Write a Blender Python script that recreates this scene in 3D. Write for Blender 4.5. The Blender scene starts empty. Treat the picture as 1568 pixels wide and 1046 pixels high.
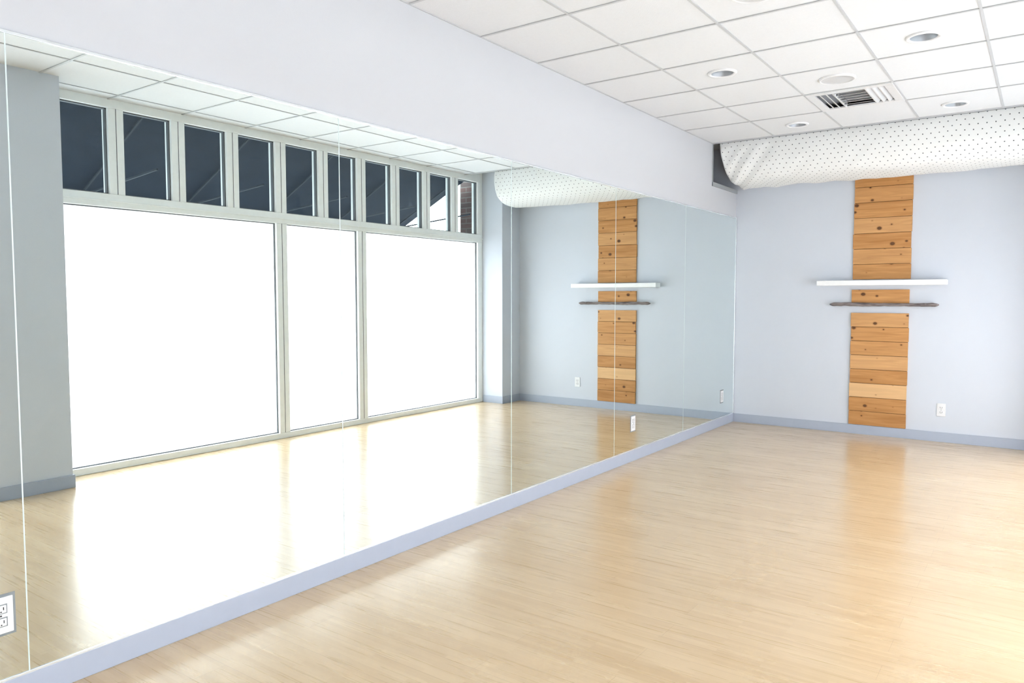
import bpy, bmesh, math, random
from mathutils import Matrix, Vector, noise
random.seed(7)
sc = bpy.context.scene
sc.view_settings.view_transform = 'Standard'
sc.view_settings.look = 'None'

# ------------------------------------------------ constants (metres)
MX = -2.78      # mirror wall plane
BY = 8.04       # back wall plane
RX = 0.115      # right pier face
WX = 0.48       # window plane
CH = 2.906      # ceiling height
FY = -3.0       # wall behind the camera
ND = 7.31       # start of niche / ceiling tile end

# ------------------------------------------------ material helpers
def new_mat(name):
    m = bpy.data.materials.new(name); m.use_nodes = True
    nt = m.node_tree
    return m, nt, nt.nodes['Principled BSDF']
def N(nt, t, **kw):
    n = nt.nodes.new(t)
    for k, v in kw.items():
        if k.startswith('i_'):
            n.inputs[k[2:].replace('_', ' ')].default_value = v
        else: setattr(n, k, v)
    return n
def L(nt, a, b): nt.links.new(a, b)
def coords(nt, scale=(1,1,1), out='Object'):
    tc = N(nt, 'ShaderNodeTexCoord'); mp = N(nt, 'ShaderNodeMapping')
    mp.inputs['Scale'].default_value = scale
    L(nt, tc.outputs[out], mp.inputs['Vector']); return mp.outputs['Vector']
def mathn(nt, op, a, b=None, c=None):
    n = N(nt, 'ShaderNodeMath', operation=op)
    for i, v in enumerate((a, b, c)):
        if v is None: continue
        if isinstance(v, (int, float)): n.inputs[i].default_value = v
        else: L(nt, v, n.inputs[i])
    return n.outputs[0]
def mixc(nt, fac, a, b, mode='MIX'):
    n = N(nt, 'ShaderNodeMix', data_type='RGBA', blend_type=mode)
    for idx, v in ((0, fac), (6, a), (7, b)):
        if isinstance(v, (int, float)): n.inputs[idx].default_value = v
        elif isinstance(v, tuple): n.inputs[idx].default_value = (*v, 1) if len(v) == 3 else v
        else: L(nt, v, n.inputs[idx])
    return n.outputs[2]
def simple(name, col, rough=0.5, metal=0.0, nscale=20, namp=0.05, bump=0.0, bscale=200, spec=0.5):
    m, nt, b = new_mat(name)
    v = coords(nt)
    nz = N(nt, 'ShaderNodeTexNoise'); nz.inputs['Scale'].default_value = nscale; nz.inputs['Detail'].default_value = 4
    L(nt, v, nz.inputs['Vector'])
    c2 = tuple(max(0, c*(1-namp)) for c in col); c1 = tuple(min(1, c*(1+namp)) for c in col)
    L(nt, mixc(nt, nz.outputs['Fac'], c1, c2), b.inputs['Base Color'])
    b.inputs['Roughness'].default_value = rough; b.inputs['Metallic'].default_value = metal
    b.inputs['Specular IOR Level'].default_value = spec
    if bump > 0:
        n2 = N(nt, 'ShaderNodeTexNoise'); n2.inputs['Scale'].default_value = bscale
        L(nt, v, n2.inputs['Vector'])
        bp = N(nt, 'ShaderNodeBump'); bp.inputs['Strength'].default_value = bump; bp.inputs['Distance'].default_value = 0.003
        L(nt, n2.outputs['Fac'], bp.inputs['Height']); L(nt, bp.outputs[0], b.inputs['Normal'])
    return m

M_wall = simple('wall_paint_bluegrey', (0.60, 0.63, 0.69), 0.75, nscale=1.5, namp=0.02, bump=0.15, bscale=250, spec=0.25)
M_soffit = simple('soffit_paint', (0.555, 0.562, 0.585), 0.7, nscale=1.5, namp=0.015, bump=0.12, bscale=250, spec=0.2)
M_base = simple('baseboard_vinyl', (0.39, 0.43, 0.52), 0.45, namp=0.03)
M_tile = simple('ceiling_tile', (0.705, 0.71, 0.725), 0.9, nscale=60, namp=0.03, bump=0.35, bscale=180, spec=0.15)
M_grid = simple('ceiling_grid_shadow_grey', (0.50, 0.505, 0.52), 0.5)  # white T-bars painted grey, standing in for their thin shadow line
M_white = simple('white_paint', (0.85, 0.85, 0.85), 0.4)
M_trimwhite = simple('white_plastic', (0.76, 0.76, 0.77), 0.3)
M_darkslot = simple('dark_slot', (0.03, 0.03, 0.035), 0.6)
M_ventback = simple('vent_interior', (0.45, 0.46, 0.48), 0.6)
M_ventblade = simple('vent_enamel', (0.66, 0.66, 0.67), 0.4)
M_canin = simple('downlight_reflector', (0.36, 0.38, 0.41), 0.35, metal=0.3)
M_lens = simple('lamp_lens', (0.40, 0.43, 0.47), 0.25)
M_speaker = simple('speaker_grille', (0.56, 0.56, 0.57), 0.6, nscale=900, namp=0.35)
M_frame = simple('window_frame_aluminium', (0.88, 0.90, 0.89), 0.4, metal=0.0)
M_gasket = simple('window_gasket', (0.12, 0.13, 0.14), 0.6)
M_alu = simple('polished_aluminium', (0.80, 0.84, 0.86), 0.25, metal=0.6)
M_nichemetal = simple('galvanised_metal', (0.36, 0.38, 0.39), 0.55, metal=0.1)
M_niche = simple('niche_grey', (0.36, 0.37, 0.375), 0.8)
M_edge = simple('mirror_glass_edge', (0.62, 0.72, 0.71), 0.3)
M_cut = simple('outlet_cutout_grey', (0.22, 0.24, 0.25), 0.6)
M_awn = simple('awning_canvas_navy', (0.019, 0.026, 0.038), 0.85, nscale=8, namp=0.3, spec=0.1)
M_awnframe = simple('awning_frame_steel', (0.035, 0.043, 0.055), 0.8, spec=0.2)
M_side = simple('sidewalk_concrete', (0.42, 0.42, 0.41), 0.9, nscale=5, namp=0.1)

# mirror
M_mirror, nt, b = new_mat('mirror_silver')
b.inputs['Metallic'].default_value = 1; b.inputs['Roughness'].default_value = 0.0
b.inputs['Base Color'].default_value = (0.86, 0.925, 0.91, 1)

# frosted window film : translucent daylight diffuser
M_frost, nt, b = new_mat('frosted_window_film')
nt.nodes.remove(b)
tr = N(nt, 'ShaderNodeBsdfTranslucent'); tr.inputs['Color'].default_value = (0.94, 0.96, 1, 1)
df = N(nt, 'ShaderNodeBsdfDiffuse'); df.inputs['Color'].default_value = (0.85, 0.87, 0.9, 1)
mx = N(nt, 'ShaderNodeMixShader'); mx.inputs[0].default_value = 0.10
L(nt, tr.outputs[0], mx.inputs[1]); L(nt, df.outputs[0], mx.inputs[2])
L(nt, mx.outputs[0], nt.nodes['Material Output'].inputs['Surface'])

# clear glass
M_glass, nt, b = new_mat('clear_glass')
nt.nodes.remove(b)
tp = N(nt, 'ShaderNodeBsdfTransparent'); tp.inputs['Color'].default_value = (0.86, 0.92, 0.95, 1)
gl = N(nt, 'ShaderNodeBsdfGlossy'); gl.inputs['Roughness'].default_value = 0.01
lw = N(nt, 'ShaderNodeLayerWeight')
fc = mathn(nt, 'MULTIPLY_ADD', mathn(nt, 'POWER', lw.outputs['Facing'], 4.0), 0.5, 0.025)
mx = N(nt, 'ShaderNodeMixShader')
L(nt, fc, mx.inputs[0]); L(nt, tp.outputs[0], mx.inputs[1]); L(nt, gl.outputs[0], mx.inputs[2])
L(nt, mx.outputs[0], nt.nodes['Material Output'].inputs['Surface'])

# floor: narrow maple strips running across the room (x)
M_floor, nt, b = new_mat('maple_strip_floor')
v = coords(nt)
def brick(w, h, off, c1, c2, mort):
    br = N(nt, 'ShaderNodeTexBrick'); br.offset = off; br.offset_frequency = 2
    br.inputs['Color1'].default_value = (*c1, 1); br.inputs['Color2'].default_value = (*c2, 1)
    br.inputs['Mortar'].default_value = (0.5, 0.5, 0.5, 1)
    br.inputs['Scale'].default_value = 1; br.inputs['Mortar Size'].default_value = mort
    br.inputs['Mortar Smooth'].default_value = 0.3; br.inputs['Bias'].default_value = 0
    br.inputs['Brick Width'].default_value = w; br.inputs['Row Height'].default_value = h
    L(nt, v, br.inputs['Vector']); return br
b1 = brick(1.22, 0.13, 0.37, (0.0,)*3, (1.0,)*3, 0.0012)
b2 = brick(0.41, 0.0217, 0.43, (0.0,)*3, (1.0,)*3, 0.0)
mp = N(nt, 'ShaderNodeMapping'); mp.inputs['Scale'].default_value = (2.2, 70, 1); L(nt, v, mp.inputs['Vector'])
ns = N(nt, 'ShaderNodeTexNoise'); ns.inputs['Scale'].default_value = 1; ns.inputs['Detail'].default_value = 6
L(nt, mp.outputs[0], ns.inputs['Vector'])
s = mathn(nt, 'MULTIPLY', b1.outputs['Color'], 0.24)
s = mathn(nt, 'MULTIPLY_ADD', b2.outputs['Color'], 0.36, s)
s = mathn(nt, 'MULTIPLY_ADD', ns.outputs['Fac'], 0.5, s)
cr = N(nt, 'ShaderNodeValToRGB'); L(nt, s, cr.inputs[0])
cr.color_ramp.elements[0].position = 0.1; cr.color_ramp.elements[0].color = (0.71, 0.54, 0.335, 1)
cr.color_ramp.elements[1].position = 0.98; cr.color_ramp.elements[1].color = (0.535, 0.365, 0.19, 1)
L(nt, mixc(nt, mathn(nt, 'MULTIPLY', b1.outputs['Fac'], 0.4), cr.outputs[0], (0.33, 0.20, 0.10)), b.inputs['Base Color'])
rr = mathn(nt, 'MULTIPLY_ADD', ns.outputs['Fac'], 0.06, 0.25); L(nt, rr, b.inputs['Roughness'])
b.inputs['Specular IOR Level'].default_value = 0.55
b.inputs['Coat Weight'].default_value = 0.5
b.inputs['Coat Roughness'].default_value = 0.18
bp = N(nt, 'ShaderNodeBump'); bp.inputs['Strength'].default_value = 0.03; bp.inputs['Distance'].default_value = 0.001
L(nt, mathn(nt, 'SUBTRACT', ns.outputs['Fac'], b1.outputs['Fac']), bp.inputs['Height']); L(nt, bp.outputs[0], b.inputs['Normal'])

# cedar boards
M_cedar, nt, b = new_mat('cedar_boards')
at = N(nt, 'ShaderNodeAttribute', attribute_name='tint')
sep = N(nt, 'ShaderNodeSeparateColor'); L(nt, at.outputs['Color'], sep.inputs[0])
tc = N(nt, 'ShaderNodeTexCoord')
comb = N(nt, 'ShaderNodeCombineXYZ'); L(nt, mathn(nt, 'MULTIPLY', sep.outputs[1], 13.0), comb.inputs[0]); L(nt, mathn(nt, 'MULTIPLY', sep.outputs[1], 7.0), comb.inputs[1])
va = N(nt, 'ShaderNodeVectorMath', operation='ADD'); L(nt, tc.outputs['Object'], va.inputs[0]); L(nt, comb.outputs[0], va.inputs[1])
mp = N(nt, 'ShaderNodeMapping'); mp.inputs['Scale'].default_value = (1.6, 1, 22); L(nt, va.outputs[0], mp.inputs['Vector'])
g = N(nt, 'ShaderNodeTexNoise'); g.inputs['Scale'].default_value = 1.6; g.inputs['Detail'].default_value = 7; g.inputs['Distortion'].default_value = 0.8
L(nt, mp.outputs[0], g.inputs['Vector'])
spx = N(nt, 'ShaderNodeSeparateXYZ'); L(nt, va.outputs[0], spx.inputs[0])
cb2 = N(nt, 'ShaderNodeCombineXYZ'); L(nt, mathn(nt, 'MULTIPLY', spx.outputs[0], 6.5), cb2.inputs[0]); L(nt, mathn(nt, 'MULTIPLY', spx.outputs[2], 8.5), cb2.inputs[1])
vo = N(nt, 'ShaderNodeTexVoronoi', voronoi_dimensions='2D'); vo.inputs['Scale'].default_value = 1.0; vo.inputs['Randomness'].default_value = 1
L(nt, cb2.outputs[0], vo.inputs['Vector'])
sc2 = N(nt, 'ShaderNodeSeparateColor'); L(nt, vo.outputs['Color'], sc2.inputs[0])
rad = mathn(nt, 'MULTIPLY', mathn(nt, 'SUBTRACT', sc2.outputs[0], 0.45), 0.28)
dd = mathn(nt, 'SUBTRACT', rad, vo.outputs['Distance'])
kn = mathn(nt, 'MINIMUM', 0.85, mathn(nt, 'MAXIMUM', 0.0, mathn(nt, 'MULTIPLY', dd, 24.0)))
halo = mathn(nt, 'MINIMUM', 0.5, mathn(nt, 'MAXIMUM', 0.0, mathn(nt, 'MULTIPLY', mathn(nt, 'ADD', dd, 0.07), mathn(nt, 'MULTIPLY', mathn(nt, 'GREATER_THAN', rad, 0.01), 6.0))))
cr = N(nt, 'ShaderNodeValToRGB'); L(nt, g.outputs['Fac'], cr.inputs[0])
cr.color_ramp.elements[0].position = 0.28; cr.color_ramp.elements[0].color = (0.42, 0.19, 0.06, 1)
cr.color_ramp.elements[1].position = 0.72; cr.color_ramp.elements[1].color = (0.60, 0.305, 0.11, 1)
t = mixc(nt, sep.outputs[0], cr.outputs[0], mixc(nt, 0.5, cr.outputs[0], (0.90, 0.63, 0.35)))
t = mixc(nt, sep.outputs[2], t, (0.20, 0.09, 0.03))
t = mixc(nt, halo, t, (0.30, 0.12, 0.04))
L(nt, mixc(nt, kn, t, (0.07, 0.028, 0.012)), b.inputs['Base Color'])
b.inputs['Roughness'].default_value = 0.6
b.inputs['Specular IOR Level'].default_value = 0.3
M_seam = simple('cedar_seam_shadow_wood', (0.10, 0.045, 0.02), 0.8)

# driftwood
M_drift, nt, b = new_mat('driftwood_bark')
v = coords(nt, (6, 60, 60)); g = N(nt, 'ShaderNodeTexNoise'); g.inputs['Scale'].default_value = 1.2; g.inputs['Detail'].default_value = 8
L(nt, v, g.inputs['Vector'])
cr = N(nt, 'ShaderNodeValToRGB'); L(nt, g.outputs['Fac'], cr.inputs[0])
cr.color_ramp.elements[0].position = 0.35; cr.color_ramp.elements[0].color = (0.07, 0.055, 0.055, 1)
cr.color_ramp.elements[1].position = 0.7; cr.color_ramp.elements[1].color = (0.34, 0.29, 0.28, 1)
L(nt, cr.outputs[0], b.inputs['Base Color']); b.inputs['Roughness'].default_value = 0.85
bp = N(nt, 'ShaderNodeBump'); bp.inputs['Distance'].default_value = 0.004; L(nt, g.outputs['Fac'], bp.inputs['Height']); L(nt, bp.outputs[0], b.inputs['Normal'])

# perforated fabric
M_fab, nt, b = new_mat('perforated_duct_fabric')
PU, PV = 0.062, 0.043
tc = N(nt, 'ShaderNodeTexCoord'); sp = N(nt, 'ShaderNodeSeparateXYZ'); L(nt, tc.outputs['UV'], sp.inputs[0])
u = mathn(nt, 'DIVIDE', sp.outputs[0], PU); vv = mathn(nt, 'DIVIDE', sp.outputs[1], PV)
row = mathn(nt, 'FLOOR', vv)
u2 = mathn(nt, 'ADD', u, mathn(nt, 'MULTIPLY', mathn(nt, 'MODULO', row, 2.0), 0.5))
du = mathn(nt, 'MULTIPLY', mathn(nt, 'SUBTRACT', mathn(nt, 'FRACT', u2), 0.5), PU)
dv = mathn(nt, 'MULTIPLY', mathn(nt, 'SUBTRACT', mathn(nt, 'FRACT', vv), 0.5), PV)
dist = mathn(nt, 'SQRT', mathn(nt, 'ADD', mathn(nt, 'MULTIPLY', du, du), mathn(nt, 'MULTIPLY', dv, dv)))
hole = mathn(nt, 'LESS_THAN', dist, 0.005)
L(nt, mixc(nt, hole, (0.78, 0.785, 0.775), (0.12, 0.13, 0.14)), b.inputs['Base Color']); b.inputs['Roughness'].default_value = 0.85
b.inputs['Specular IOR Level'].default_value = 0.2

# brick
M_brick, nt, b = new_mat('red_brick')
br = N(nt, 'ShaderNodeTexBrick'); br.inputs['Color1'].default_value = (0.05, 0.024, 0.02, 1); br.inputs['Color2'].default_value = (0.03, 0.02, 0.018, 1)
br.inputs['Mortar'].default_value = (0.07, 0.065, 0.06, 1); br.inputs['Scale'].default_value = 1
br.inputs['Brick Width'].default_value = 0.2; br.inputs['Row Height'].default_value = 0.07; br.inputs['Mortar Size'].default_value = 0.006
tc = N(nt, 'ShaderNodeTexCoord'); sp = N(nt, 'ShaderNodeSeparateXYZ'); L(nt, tc.outputs['Object'], sp.inputs[0])
cb = N(nt, 'ShaderNodeCombineXYZ'); L(nt, mathn(nt, 'ADD', sp.outputs[0], sp.outputs[1]), cb.inputs[0]); L(nt, sp.outputs[2], cb.inputs[1])
L(nt, cb.outputs[0], br.inputs['Vector']); L(nt, br.outputs['Color'], b.inputs['Base Color']); b.inputs['Roughness'].default_value = 0.9

# ------------------------------------------------ mesh builder
class B:
    def __init__(s, name, mats):
        s.name = name; s.bm = bmesh.new(); s.mats = mats
    def box(s, x0, x1, y0, y1, z0, z1, mi=0, bev=0.0):
        vs = [s.bm.verts.new((x, y, z)) for x in (x0, x1) for y in (y0, y1) for z in (z0, z1)]
        idx = [(0,1,3,2),(4,6,7,5),(0,4,5,1),(2,3,7,6),(0,2,6,4),(1,5,7,3)]
        fs = []
        for f in idx:
            fc = s.bm.faces.new([vs[i] for i in f]); fc.material_index = mi; fs.append(fc)
        if bev > 0:
            es = list({e for f in fs for e in f.edges})
            r = bmesh.ops.bevel(s.bm, geom=es, offset=bev, segments=2, affect='EDGES', profile=0.5)
            for f in r['faces']: f.material_index = mi
        return vs
    def poly(s, pts, mi=0, smooth=False):
        f = s.bm.faces.new([s.bm.verts.new(p) for p in pts]); f.material_index = mi; f.smooth = smooth; return f
    def lathe(s, c, prof, mi=0, seg=40, mis=None):
        rings = []
        for r, z in prof:
            rings.append([s.bm.verts.new((c[0]+r*math.cos(2*math.pi*i/seg), c[1]+r*math.sin(2*math.pi*i/seg), z)) for i in range(seg)])
        for k in range(len(rings)-1):
            for i in range(seg):
                f = s.bm.faces.new((rings[k][i], rings[k][(i+1)%seg], rings[k+1][(i+1)%seg], rings[k+1][i]))
                f.material_index = mis[k] if mis else mi; f.smooth = True
        return rings
    def done(s, normals=True):
        if normals: bmesh.ops.recalc_face_normals(s.bm, faces=s.bm.faces[:])
        me = bpy.data.meshes.new(s.name); s.bm.to_mesh(me); s.bm.free()
        for m in s.mats: me.materials.append(m)
        o = bpy.data.objects.new(s.name, me); sc.collection.objects.link(o); return o

# ------------------------------------------------ shell
b = B('floor', [M_floor]); b.box(MX-0.15, WX+0.05, FY-0.15, BY+0.15, -0.12, 0.0); b.done()
b = B('wall_back', [M_wall]); b.box(MX-0.45, WX+0.07, BY, BY+0.15, 0, 3.08); b.done()
b = B('wall_front', [M_wall]); b.box(MX-0.15, WX+0.07, FY-0.15, FY, 0, 3.08); b.done()
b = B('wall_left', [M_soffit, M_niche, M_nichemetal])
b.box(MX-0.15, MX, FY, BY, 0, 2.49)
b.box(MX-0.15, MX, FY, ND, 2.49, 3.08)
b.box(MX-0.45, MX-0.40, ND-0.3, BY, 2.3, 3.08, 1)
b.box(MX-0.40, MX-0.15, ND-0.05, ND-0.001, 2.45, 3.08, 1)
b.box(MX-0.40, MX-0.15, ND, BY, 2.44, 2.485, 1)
# steel angle frame round the duct niche
b.box(MX-0.10, MX+0.006, ND, ND+0.018, 2.49, CH, 2)
b.box(MX-0.10, MX+0.012, ND, BY, 2.49, 2.53, 2)
b.done()
b = B('wall_right', [M_wall])
b.box(RX, WX+0.07, 7.65, BY, 0, 3.08)
b.box(RX, WX+0.07, 1.95, 2.44, 0, 3.08)
b.box(RX, WX+0.07, FY, -2.65, 0, 3.08)
b.done()

# baseboards
def baseboard(name, segs):
    b = B(name, [M_base])
    for s_ in segs: b.box(*s_, 0.0, 0.093, 0, 0.002)
    b.done()
baseboard('baseboard_back', [(MX+0.012, RX, BY-0.012, BY)])
baseboard('baseboard_left', [(MX, MX+0.012, FY, BY)])
baseboard('baseboard_front', [(MX+0.012, RX, FY, FY+0.012)])
baseboard('baseboard_right', [(RX-0.012, RX, 7.65, BY-0.012), (RX-0.012, WX-0.06, 7.638, 7.65),
    (RX-0.012, RX, 1.938, 2.452), (RX, WX-0.06, 2.44, 2.452), (RX, WX-0.06, 1.938, 1.95), (RX-0.012, RX, FY+0.012, -2.638), (RX, WX-0.06, -2.65, -2.638)])

# ------------------------------------------------ ceiling (tiles + T-bars + plenum slab)
xs = [MX + 0.61*k for k in range(6)] + [WX+0.07]
ys = [FY-0.01] + [6.59-0.61*k for k in range(15, -1, -1)] + [ND]
ys = [FY-0.01] + [y for y in ys[1:] if y > FY+0.05]
def cell(x, y):
    i = max(k for k in range(len(xs)-1) if xs[k] <= x); j = max(k for k in range(len(ys)-1) if ys[k] <= y); return i, j
down_xy = [(-1.87, 6.94), (-0.64, 6.94), (-1.87, 5.05), (-0.64, 5.05), (-0.64, 2.9), (-1.87, 2.9), (-0.64, 1.0), (-1.87, 1.0)]
spk_xy = [(-1.255, 5.67), (-1.255, 3.85), (-1.255, 0.8)]
holes = {}
def centre(c):
    i, j = c; return ((xs[i]+xs[i+1])/2, (ys[j]+ys[j+1])/2)
down_c = [centre(cell(*p)) for p in down_xy]
for p in down_xy: holes[cell(*p)] = 0.078
vent_cell = cell(-1.25, 6.3)
b = B('ceiling', [M_tile, M_grid, M_white])
b.box(MX-0.45, WX+0.07, FY-0.15, BY+0.15, 2.99, 3.08, 2)
ZT = CH+0.005
for i in range(len(xs)-1):
    for j in range(len(ys)-1):
        if (i, j) == vent_cell: continue
        x0, x1, y0, y1 = xs[i]+0.003, xs[i+1]-0.003, ys[j]+0.003, ys[j+1]-0.003
        if (i, j) in holes:
            r = holes[(i, j)]; cx, cy = centre((i, j)); n = 40
            inn, out = [], []
            for k in range(n):
                a = 2*math.pi*k/n; c, s_ = math.cos(a), math.sin(a)
                inn.append(b.bm.verts.new((cx+r*c, cy+r*s_, ZT)))
                hx, hy = (x1-x0)/2, (y1-y0)/2
                m = max(abs(c), abs(s_)); out.append(b.bm.verts.new((cx+hx*c/m, cy+hy*s_/m, ZT)))
            for k in range(n):
                b.bm.faces.new((inn[k], inn[(k+1)%n], out[(k+1)%n], out[k]))
        else:
            b.box(x0, x1, y0, y1, ZT, ZT+0.014)
GW = 0.0075
for x in xs[:-1]: b.box(x-(0 if x == xs[0] else GW), x+GW, FY, ND, CH, CH+0.004, 1)
for y in ys[1:-1]: b.box(MX, WX, y-GW, y+GW, CH-0.0004, CH+0.004, 1)
b.box(MX, WX, ND-0.02, ND+0.005, CH-0.004, 2.99, 1)
b.done(normals=False)

# ------------------------------------------------ recessed downlights
for (cx, cy) in down_c:
    b = B('recessed_downlight', [M_trimwhite, M_canin, M_lens])
    z = CH
    prof = [(0.098, z+0.005), (0.098, z-0.002), (0.092, z-0.007), (0.080, z-0.007), (0.074, z-0.001), (0.068, z+0.03), (0.055, z+0.065), (0.0005, z+0.058)]
    b.lathe((cx, cy), prof, mis=[0, 0, 0, 0, 1, 1, 2])
    b.done()
for p in spk_xy:
    cx, cy = centre(cell(*p))
    b = B('ceiling_speaker', [M_trimwhite, M_speaker]); z = CH
    b.lathe((cx, cy), [(0.122, z+0.005), (0.122, z-0.003), (0.117, z-0.008), (0.108, z-0.008), (0.106, z-0.005), (0.06, z-0.007), (0.0005, z-0.008)], mis=[0, 0, 0, 0, 1, 1])
    b.done()

# ------------------------------------------------ ceiling air vent
i, j = vent_cell
vx0, vx1, vy0, vy1 = xs[i]+0.014, xs[i+1]-0.014, ys[j]+0.014, ys[j+1]-0.014
b = B('ceiling_air_vent', [M_ventblade, M_ventback]); z = CH
b.box(vx0-0.012, vx1+0.012, vy0-0.012, vy1+0.012, z+0.05, z+0.055, 1)
fw = 0.05
b.box(vx0-0.01, vx1+0.01, vy0-0.01, vy0+fw, z-0.004, z+0.008, 0, 0.002); b.box(vx0-0.01, vx1+0.01, vy1-fw, vy1+0.01, z-0.004, z+0.008, 0, 0.002)
b.box(vx0-0.01, vx0+fw, vy0+fw, vy1-fw, z-0.004, z+0.008, 0, 0.002); b.box(vx1-fw, vx1+0.01, vy0+fw, vy1-fw, z-0.004, z+0.008, 0, 0.002)
ix0, ix1, iy0, iy1 = vx0+fw, vx1-fw, vy0+fw, vy1-fw
def blade(p0, p1, tilt, h=0.03):
    t = Vector(tilt); up = Vector((0, 0, h)); a, c = Vector(p0), Vector(p1)
    th = t.normalized()*0.008
    q = [a, c, c+t+up, a+t+up]
    q2 = [v+th for v in q]
    vs = [b.bm.verts.new(v) for v in q+q2]
    for f in ((0,1,2,3),(7,6,5,4),(0,4,5,1),(1,5,6,2),(2,6,7,3),(3,7,4,0)):
        b.bm.faces.new([vs[k] for k in f])
zz = z-0.003
w3 = (ix1-ix0)/3.6
for k in range(3):
    blade((ix0+0.002+k*w3/3, iy0, zz+0.03), (ix0+0.002+k*w3/3, iy1, zz+0.03), (0.032, 0, 0), -0.03)
    blade((ix1-0.002-k*w3/3, iy0, zz+0.03), (ix1-0.002-k*w3/3, iy1, zz+0.03), (-0.032, 0, 0), -0.03)
cx0, cx1 = ix0+w3, ix1-w3
b.box(cx0-0.008, cx0, iy0, iy1, z-0.004, z+0.04); b.box(cx1, cx1+0.008, iy0, iy1, z-0.004, z+0.04)
for k in range(6):
    yy = iy0+0.01+k*(iy1-iy0-0.02)/6
    blade((cx0, yy, zz), (cx1, yy, zz), (0, 0.052, 0), 0.016)
b.done()

# ------------------------------------------------ wall mirrors
joints = [-1.77, -0.37, 1.035, 2.435, 3.845, 5.25, 6.64, BY-0.012]
mz0, mz1 = 0.097, 2.228
root = bpy.data.objects.new('wall_mirror', None); sc.collection.objects.link(root)
b = B('mirror_panels', [M_mirror, M_edge])
out_y = [0.955, 5.58, 7.67]
for k in range(len(joints)-1):
    vs = b.box(MX+0.001, MX+0.007, joints[k]+0.0012, joints[k+1]-0.0012, mz0, mz1, 1)
for f in b.bm.faces:
    if all(abs(v.co.x-(MX+0.007)) < 1e-5 for v in f.verts): f.material_index = 0
o = b.done(); o.parent = root
b = B('mirror_trim', [M_alu, M_edge])
b.box(MX, MX+0.011, joints[0], joints[-1], mz0-0.008, mz0+0.004, 0, 0.001)
b.box(MX, MX+0.011, joints[0], joints[-1], mz1-0.003, mz1+0.007, 0, 0.001)
for y in joints[1:-1]: b.box(MX, MX+0.0078, y-0.002, y+0.002, mz0, mz1, 1)
b.box(MX, MX+0.010, joints[-1]-0.003, joints[-1]+0.005, mz0, mz1, 0)
o = b.done(); o.parent = root

# ------------------------------------------------ outlets
def outlet(pos, axis, cut=False):
    b = B('wall_outlet', [M_trimwhite, M_darkslot, M_cut])
    def bx(u0, u1, d0, d1, z0, z1, mi=0, bev=0):
        if axis == 'x': b.box(pos[0]+d0, pos[0]+d1, pos[1]+u0, pos[1]+u1, pos[2]+z0, pos[2]+z1, mi, bev)
        else: b.box(pos[0]+u0, pos[0]+u1, pos[1]-d1, pos[1]-d0, pos[2]+z0, pos[2]+z1, mi, bev)
    if cut: bx(-0.045, 0.045, 0, 0.0015, -0.070, 0.070, 2)
    bx(-0.037, 0.037, 0, 0.006, -0.061, 0.061, 0, 0.002)
    for s_ in (-1, 1):
        zc = s_*0.022
        bx(-0.019, 0.019, 0.005, 0.0068, zc-0.016, zc+0.016, 2 if cut else 0, 0.0)
        bx(-0.016, 0.016, 0.005, 0.0085, zc-0.013, zc+0.013, 0, 0.003)
        bx(-0.009, -0.006, 0.008, 0.009, zc-0.003, zc+0.007, 1); bx(0.006, 0.009, 0.008, 0.009, zc-0.003, zc+0.007, 1)
        bx(-0.002, 0.002, 0.008, 0.009, zc-0.010, zc-0.006, 1)
    bx(-0.0025, 0.0025, 0.006, 0.0075, -0.0025, 0.0025, 1)
    b.done()
outlet((-0.777, BY, 0.305), 'y')
for y in out_y: outlet((MX+0.007, y, 0.318), 'x', True)

# ------------------------------------------------ cedar panel
b = B('cedar_wall_panel', [M_cedar, M_seam])
cl = b.bm.loops.layers.color.new('tint')
px0, px1 = -1.585, -1.07
def board(z0, z1, light, dark):
    old = set(b.bm.faces)
    dx = random.uniform(-0.004, 0.004); d = random.uniform(0.017, 0.022)
    b.box(px0+dx, px1+dx, BY-d, BY, z0+0.0020, z1-0.0020, 0, 0.002)
    rnd = random.random()
    for f in b.bm.faces:
        if f not in old:
            for lp in f.loops: lp[cl] = (light, rnd, dark, 1)
def stack(z0, z1, specs):
    h = (z1-z0)/len(specs)
    for k, (l, d) in enumerate(specs): board(z0+k*h, z0+(k+1)*h, l, d)
    b.box(px0+0.006, px1-0.006, BY-0.012, BY, z0+0.003, z1-0.003, 1)
stack(0.094, 1.217, [(0.1, 0.42), (0.2, 0.3), (1.0, 0.0), (0.1, 0.32), (0.7, 0), (0.4, 0.0), (0.3, 0.12), (0.6, 0.0)])
stack(1.302, 1.447, [(0.3, 0.0)])
stack(1.545, 2.60, [(0.2, 0.05), (0.5, 0.0), (0.0, 0.2), (0.6, 0.0), (0.1, 0.15), (0.4, 0), (0.1, 0.2)])
b.done()

# ------------------------------------------------ white shelf
b = B('wall_shelf', [M_white])
b.box(-1.895, -0.755, BY-0.14, BY-0.02, 1.487, 1.536, 0, 0.003)
b.box(-1.885, -0.765, BY-0.024, BY, 1.490, 1.533, 0, 0.001)
b.done()

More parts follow.
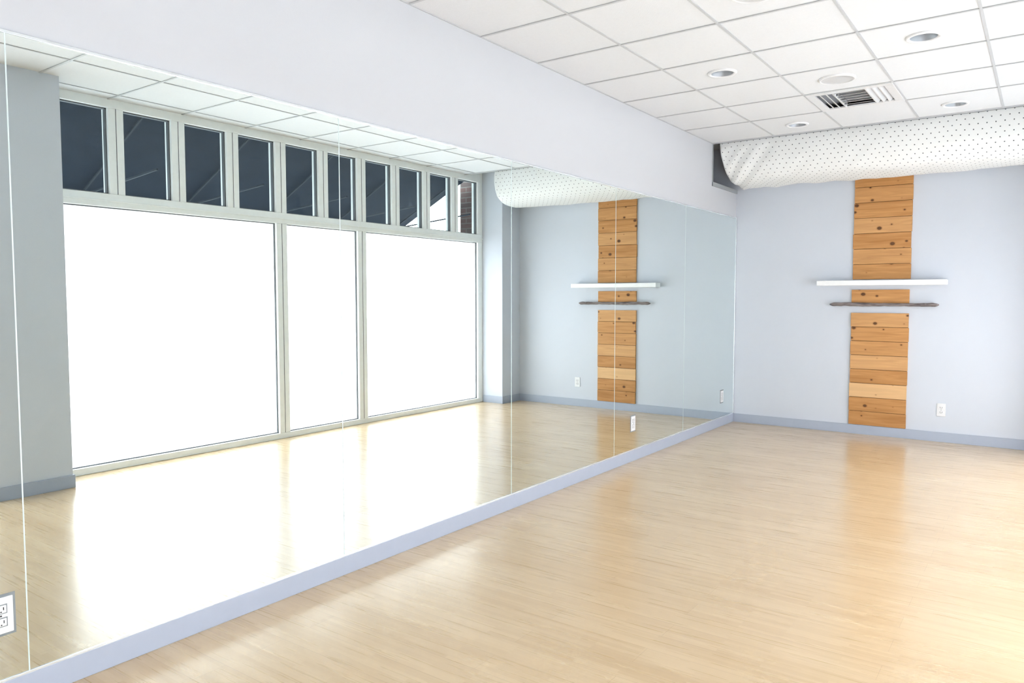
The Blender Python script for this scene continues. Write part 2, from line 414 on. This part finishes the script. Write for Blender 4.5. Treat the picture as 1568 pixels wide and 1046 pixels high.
# ------------------------------------------------ driftwood
b = B('driftwood_branch', [M_drift])
seg, n = 14, 60
rings = []
for k in range(n+1):
    t = k/n; x = -1.785 + t*0.965
    taper = min(1, (t+0.004)*25)*min(1, (1.004-t)*25)
    r = (0.0165 + 0.003*noise.noise(Vector((t*9, 1, 0))) + 0.0015*math.sin(t*7))*max(0.25, taper**0.5)
    cz = 1.299 + 0.005*noise.noise(Vector((t*3.2, 5, 0))); cy = BY-0.03-0.018 + 0.006*noise.noise(Vector((t*3, 9, 2)))
    rg = []
    for q in range(seg):
        a = 2*math.pi*q/seg; rr = r*(1+0.22*noise.noise(Vector((t*22, math.cos(a)*1.2, math.sin(a)*1.2))))
        rg.append(b.bm.verts.new((x, cy+1.25*rr*math.cos(a), cz+rr*math.sin(a))))
    rings.append(rg)
for k in range(n):
    for q in range(seg):
        f = b.bm.faces.new((rings[k][q], rings[k][(q+1)%seg], rings[k+1][(q+1)%seg], rings[k+1][q])); f.smooth = True
b.bm.faces.new(rings[0]); b.bm.faces.new(rings[-1])
for xk in (-1.70, -0.90):
    b.box(xk-0.006, xk+0.006, BY-0.045, BY, 1.293, 1.305)
for xk, s_ in ((-1.735, 1), (-0.93, -1)):
    b.lathe((xk, BY-0.064), [(0.004, 1.312), (0.010, 1.305), (0.010, 1.295), (0.003, 1.288)], seg=10)
b.done()

# ------------------------------------------------ fabric duct
b = B('fabric_air_duct', [M_fab, M_nichemetal])
uvl = b.bm.loops.layers.uv.new('UVMap')
ctrl = [(7.315, 2.898), (7.305, 2.83), (7.31, 2.75), (7.335, 2.66), (7.39, 2.585), (7.48, 2.538), (7.62, 2.515), (7.80, 2.508), (7.95, 2.525), (8.015, 2.59), (8.03, 2.70), (8.03, 2.82), (8.03, 2.898)]
def cat(p0, p1, p2, p3, t):
    return tuple(0.5*((2*p1[i])+(-p0[i]+p2[i])*t+(2*p0[i]-5*p1[i]+4*p2[i]-p3[i])*t*t+(-p0[i]+3*p1[i]-3*p2[i]+p3[i])*t**3) for i in (0, 1))
prof = []
for k in range(len(ctrl)-1):
    p = [ctrl[max(0, k-1)], ctrl[k], ctrl[k+1], ctrl[min(len(ctrl)-1, k+2)]]
    for q in range(4): prof.append(cat(*p, q/4))
prof.append(ctrl[-1])
arc = [0]
for k in range(1, len(prof)): arc.append(arc[-1]+math.dist(prof[k], prof[k-1]))
X0, X1, nx = -2.705, -0.02, 150
grid = []
for i in range(nx+1):
    x = X0+(X1-X0)*i/nx; row = []
    e = math.exp(-(x-X0)/0.35)
    for k, (y, z) in enumerate(prof):
        w = min(1, arc[k]/0.12)*min(1, (arc[-1]-arc[k])/0.2)
        nzv = noise.noise(Vector((x*1.1, arc[k]*1.5, 0)))*0.018 + noise.noise(Vector((x*5, arc[k]*5, 3)))*(0.007+0.030*e)
        nz2 = noise.noise(Vector((x*9+arc[k]*7, arc[k]*3, 8)))*(0.006+0.022*e)
        pull = -0.02*math.exp(-(x-X0)/0.06)
        xo = 0.05*math.exp(-(x-X0)/0.10)*min(1, arc[k]/0.35)*(1 if arc[k] < 0.9 else max(0, 1-(arc[k]-0.9)/0.3))
        row.append(b.bm.verts.new((x+xo, min(BY-0.004, y+(-nzv*0.6+nz2)*w*0.9), max(2.49, z+(nzv+nz2)*w - pull*w))))
    grid.append(row)
for i in range(nx):
    for k in range(len(prof)-1):
        f = b.bm.faces.new((grid[i][k], grid[i+1][k], grid[i+1][k+1], grid[i][k+1])); f.smooth = True
        for lp, (ii, kk) in zip(f.loops, ((i, k), (i+1, k), (i+1, k+1), (i, k+1))):
            lp[uvl].uv = ((X1-X0)*ii/nx+1, arc[kk]+0.02)
for g_, s_ in ((grid[0], 1), (grid[-1], 1)):
    f = b.bm.faces.new(g_)
    for lp in f.loops: lp[uvl].uv = (0.0, 0.0)
b.box(X0, X1, ND+0.007, ND+0.02, CH-0.03, CH+0.08, 1)
b.done()

# ------------------------------------------------ windows
def window(name, ya, yb, n, big):
    root = bpy.data.objects.new(name, None); sc.collection.objects.link(root)
    b = B('frame', [M_frame, M_gasket])
    xa, xb = WX-0.045, WX+0.06
    c = [ya+0.03+(yb-ya-0.06)*k/n for k in range(n+1)]
    zb, zm0, zm1, zt = 0.055, 2.075, 2.178, 2.843
    hw = 0.06
    b.box(xa, xb, ya, yb, 0.0, zb, 0, 0.004)
    b.box(xa, xb, ya, yb, zm0, zm1, 0, 0.004)
    b.box(xa-0.012, xa+0.02, ya, yb, zm0+0.042, zm0+0.052, 0, 0.002)
    b.box(xa, xb, ya, yb, zt, 2.99, 0, 0.004)
    for k, y in enumerate(c):
        lo, hi = max(ya, y-hw), min(yb, y+hw)
        b.box(xa+0.002, xb, lo, hi, zm1, zt, 0, 0.003)
        if k in big or k in (0, n):
            b.box(xa+0.002, xb, lo, hi, zb, zm0, 0, 0.003)
        if 0 < k < n: b.box(xa-0.001, xa+0.003, y-0.002, y+0.002, zm1, zt, 1)
        if k in big: b.box(xa-0.001, xa+0.003, y-0.002, y+0.002, zb, zm0, 1)
    def gasket(y0, y1, z0, z1, t=0.009):
        x0, x1 = WX-0.015, WX+0.02
        b.box(x0, x1, y0, y0+t, z0, z1, 1); b.box(x0, x1, y1-t, y1, z0, z1, 1)
        b.box(x0, x1, y0, y1, z0, z0+t, 1); b.box(x0, x1, y0, y1, z1-t, z1, 1)
    panes = B('clerestory_glass', [M_glass]); fro = B('frosted_glass', [M_frost])
    for k in range(n):
        y0, y1 = c[k]+hw, c[k+1]-hw
        gasket(y0, y1, zm1, zt); panes.poly([(WX, y0, zm1), (WX, y1, zm1), (WX, y1, zt), (WX, y0, zt)])
    bb = [0]+big+[n]
    for k in range(len(bb)-1):
        y0, y1 = c[bb[k]]+hw, c[bb[k+1]]-hw
        gasket(y0, y1, zb, zm0, 0.008); fro.poly([(WX, y0, zb), (WX, y1, zb), (WX, y1, zm0), (WX, y0, zm0)])
    for q in (b, panes, fro): q.done().parent = root
window('window_1', 2.44, 7.65, 10, [4, 6])
window('window_2', -2.65, 1.95, 9, [3, 6])

# ------------------------------------------------ outside
b = B('sidewalk', [M_side]); b.box(WX+0.07, 16, -12, 22, -0.15, -0.02); b.done()
b = B('entrance_awning', [M_awn, M_awnframe])
AY0, AY1 = -3.2, 7.8
A, C = (0.58, 3.06), (2.05, 2.34)
vsA = []
for y in (AY0, AY1):
    for (x, z) in (A, C, (C[0], C[1]-0.22), (C[0]+0.03, C[1]-0.22), (C[0]+0.03, C[1]+0.04), (A[0], A[1]+0.04)):
        vsA.append(b.bm.verts.new((x, y, z)))
for k in range(6):
    b.bm.faces.new((vsA[k], vsA[(k+1)%6], vsA[6+(k+1)%6], vsA[6+k]))
b.bm.faces.new(vsA[:6]); b.bm.faces.new(vsA[6:][::-1])
def bar(p, q, r=0.008):
    p, q = Vector(p), Vector(q); d = (q-p).normalized(); s_ = d.cross(Vector((0, 0.01, 1))).normalized()*r; t = d.cross(s_).normalized()*r
    vs = [b.bm.verts.new(o+a*s_+c*t) for o in (p, q) for a, c in ((1, 1), (-1, 1), (-1, -1), (1, -1))]
    for k in range(4):
        f = b.bm.faces.new((vs[k], vs[(k+1)%4], vs[4+(k+1)%4], vs[4+k])); f.material_index = 1
    for fs in (vs[:4], vs[4:][::-1]):
        f = b.bm.faces.new(fs); f.material_index = 1
y = AY0+0.3
while y < AY1:
    bar((A[0]+0.03, y, A[1]-0.05), (C[0]-0.02, y, C[1]-0.02))
    bar((0.60, y, 2.45), (C[0]-0.1, y, C[1]+0.0))
    y += 1.05
for y in (AY0+0.05, 2.2, AY1-0.05):      # awning posts standing on the sidewalk
    bar((C[0], y, -0.02), (C[0], y, C[1]), 0.025)
b.done()
b = B('brick_column', [M_brick]); b.box(0.64, 1.06, 7.95, 8.6, -0.02, 4.2, 0, 0.004); b.box(0.60, 1.10, 7.91, 8.64, -0.02, 0.25, 0, 0.004); b.done()

# ------------------------------------------------ world / light
w = bpy.data.worlds.new('overcast_sky'); sc.world = w; w.use_nodes = True
nt = w.node_tree; bg = nt.nodes['Background']
bg.inputs['Strength'].default_value = 13.3
tc = N(nt, 'ShaderNodeTexCoord'); sp = N(nt, 'ShaderNodeSeparateXYZ'); L(nt, tc.outputs['Generated'], sp.inputs[0])
cr = N(nt, 'ShaderNodeValToRGB'); L(nt, sp.outputs[2], cr.inputs[0])
cr.color_ramp.elements[0].color = (1, 0.995, 0.98, 1); cr.color_ramp.elements[1].color = (0.85, 0.92, 1.0, 1)
L(nt, cr.outputs[0], bg.inputs['Color'])

# ------------------------------------------------ camera
cam = bpy.data.cameras.new('camera'); co = bpy.data.objects.new('camera', cam); sc.collection.objects.link(co)
th, ph = math.radians(35.75), math.radians(3.4)
f = Vector((-math.sin(th)*math.cos(ph), math.cos(th)*math.cos(ph), -math.sin(ph)))
r = Vector((math.cos(th), math.sin(th), 0)); u = r.cross(f)
m = Matrix((r, u, -f)).transposed().to_4x4(); m.translation = Vector((0, 0, 1.369))
co.matrix_world = m
cam.sensor_width = 36; cam.lens = 36*1136/1568; cam.clip_start = 0.02
sc.camera = co
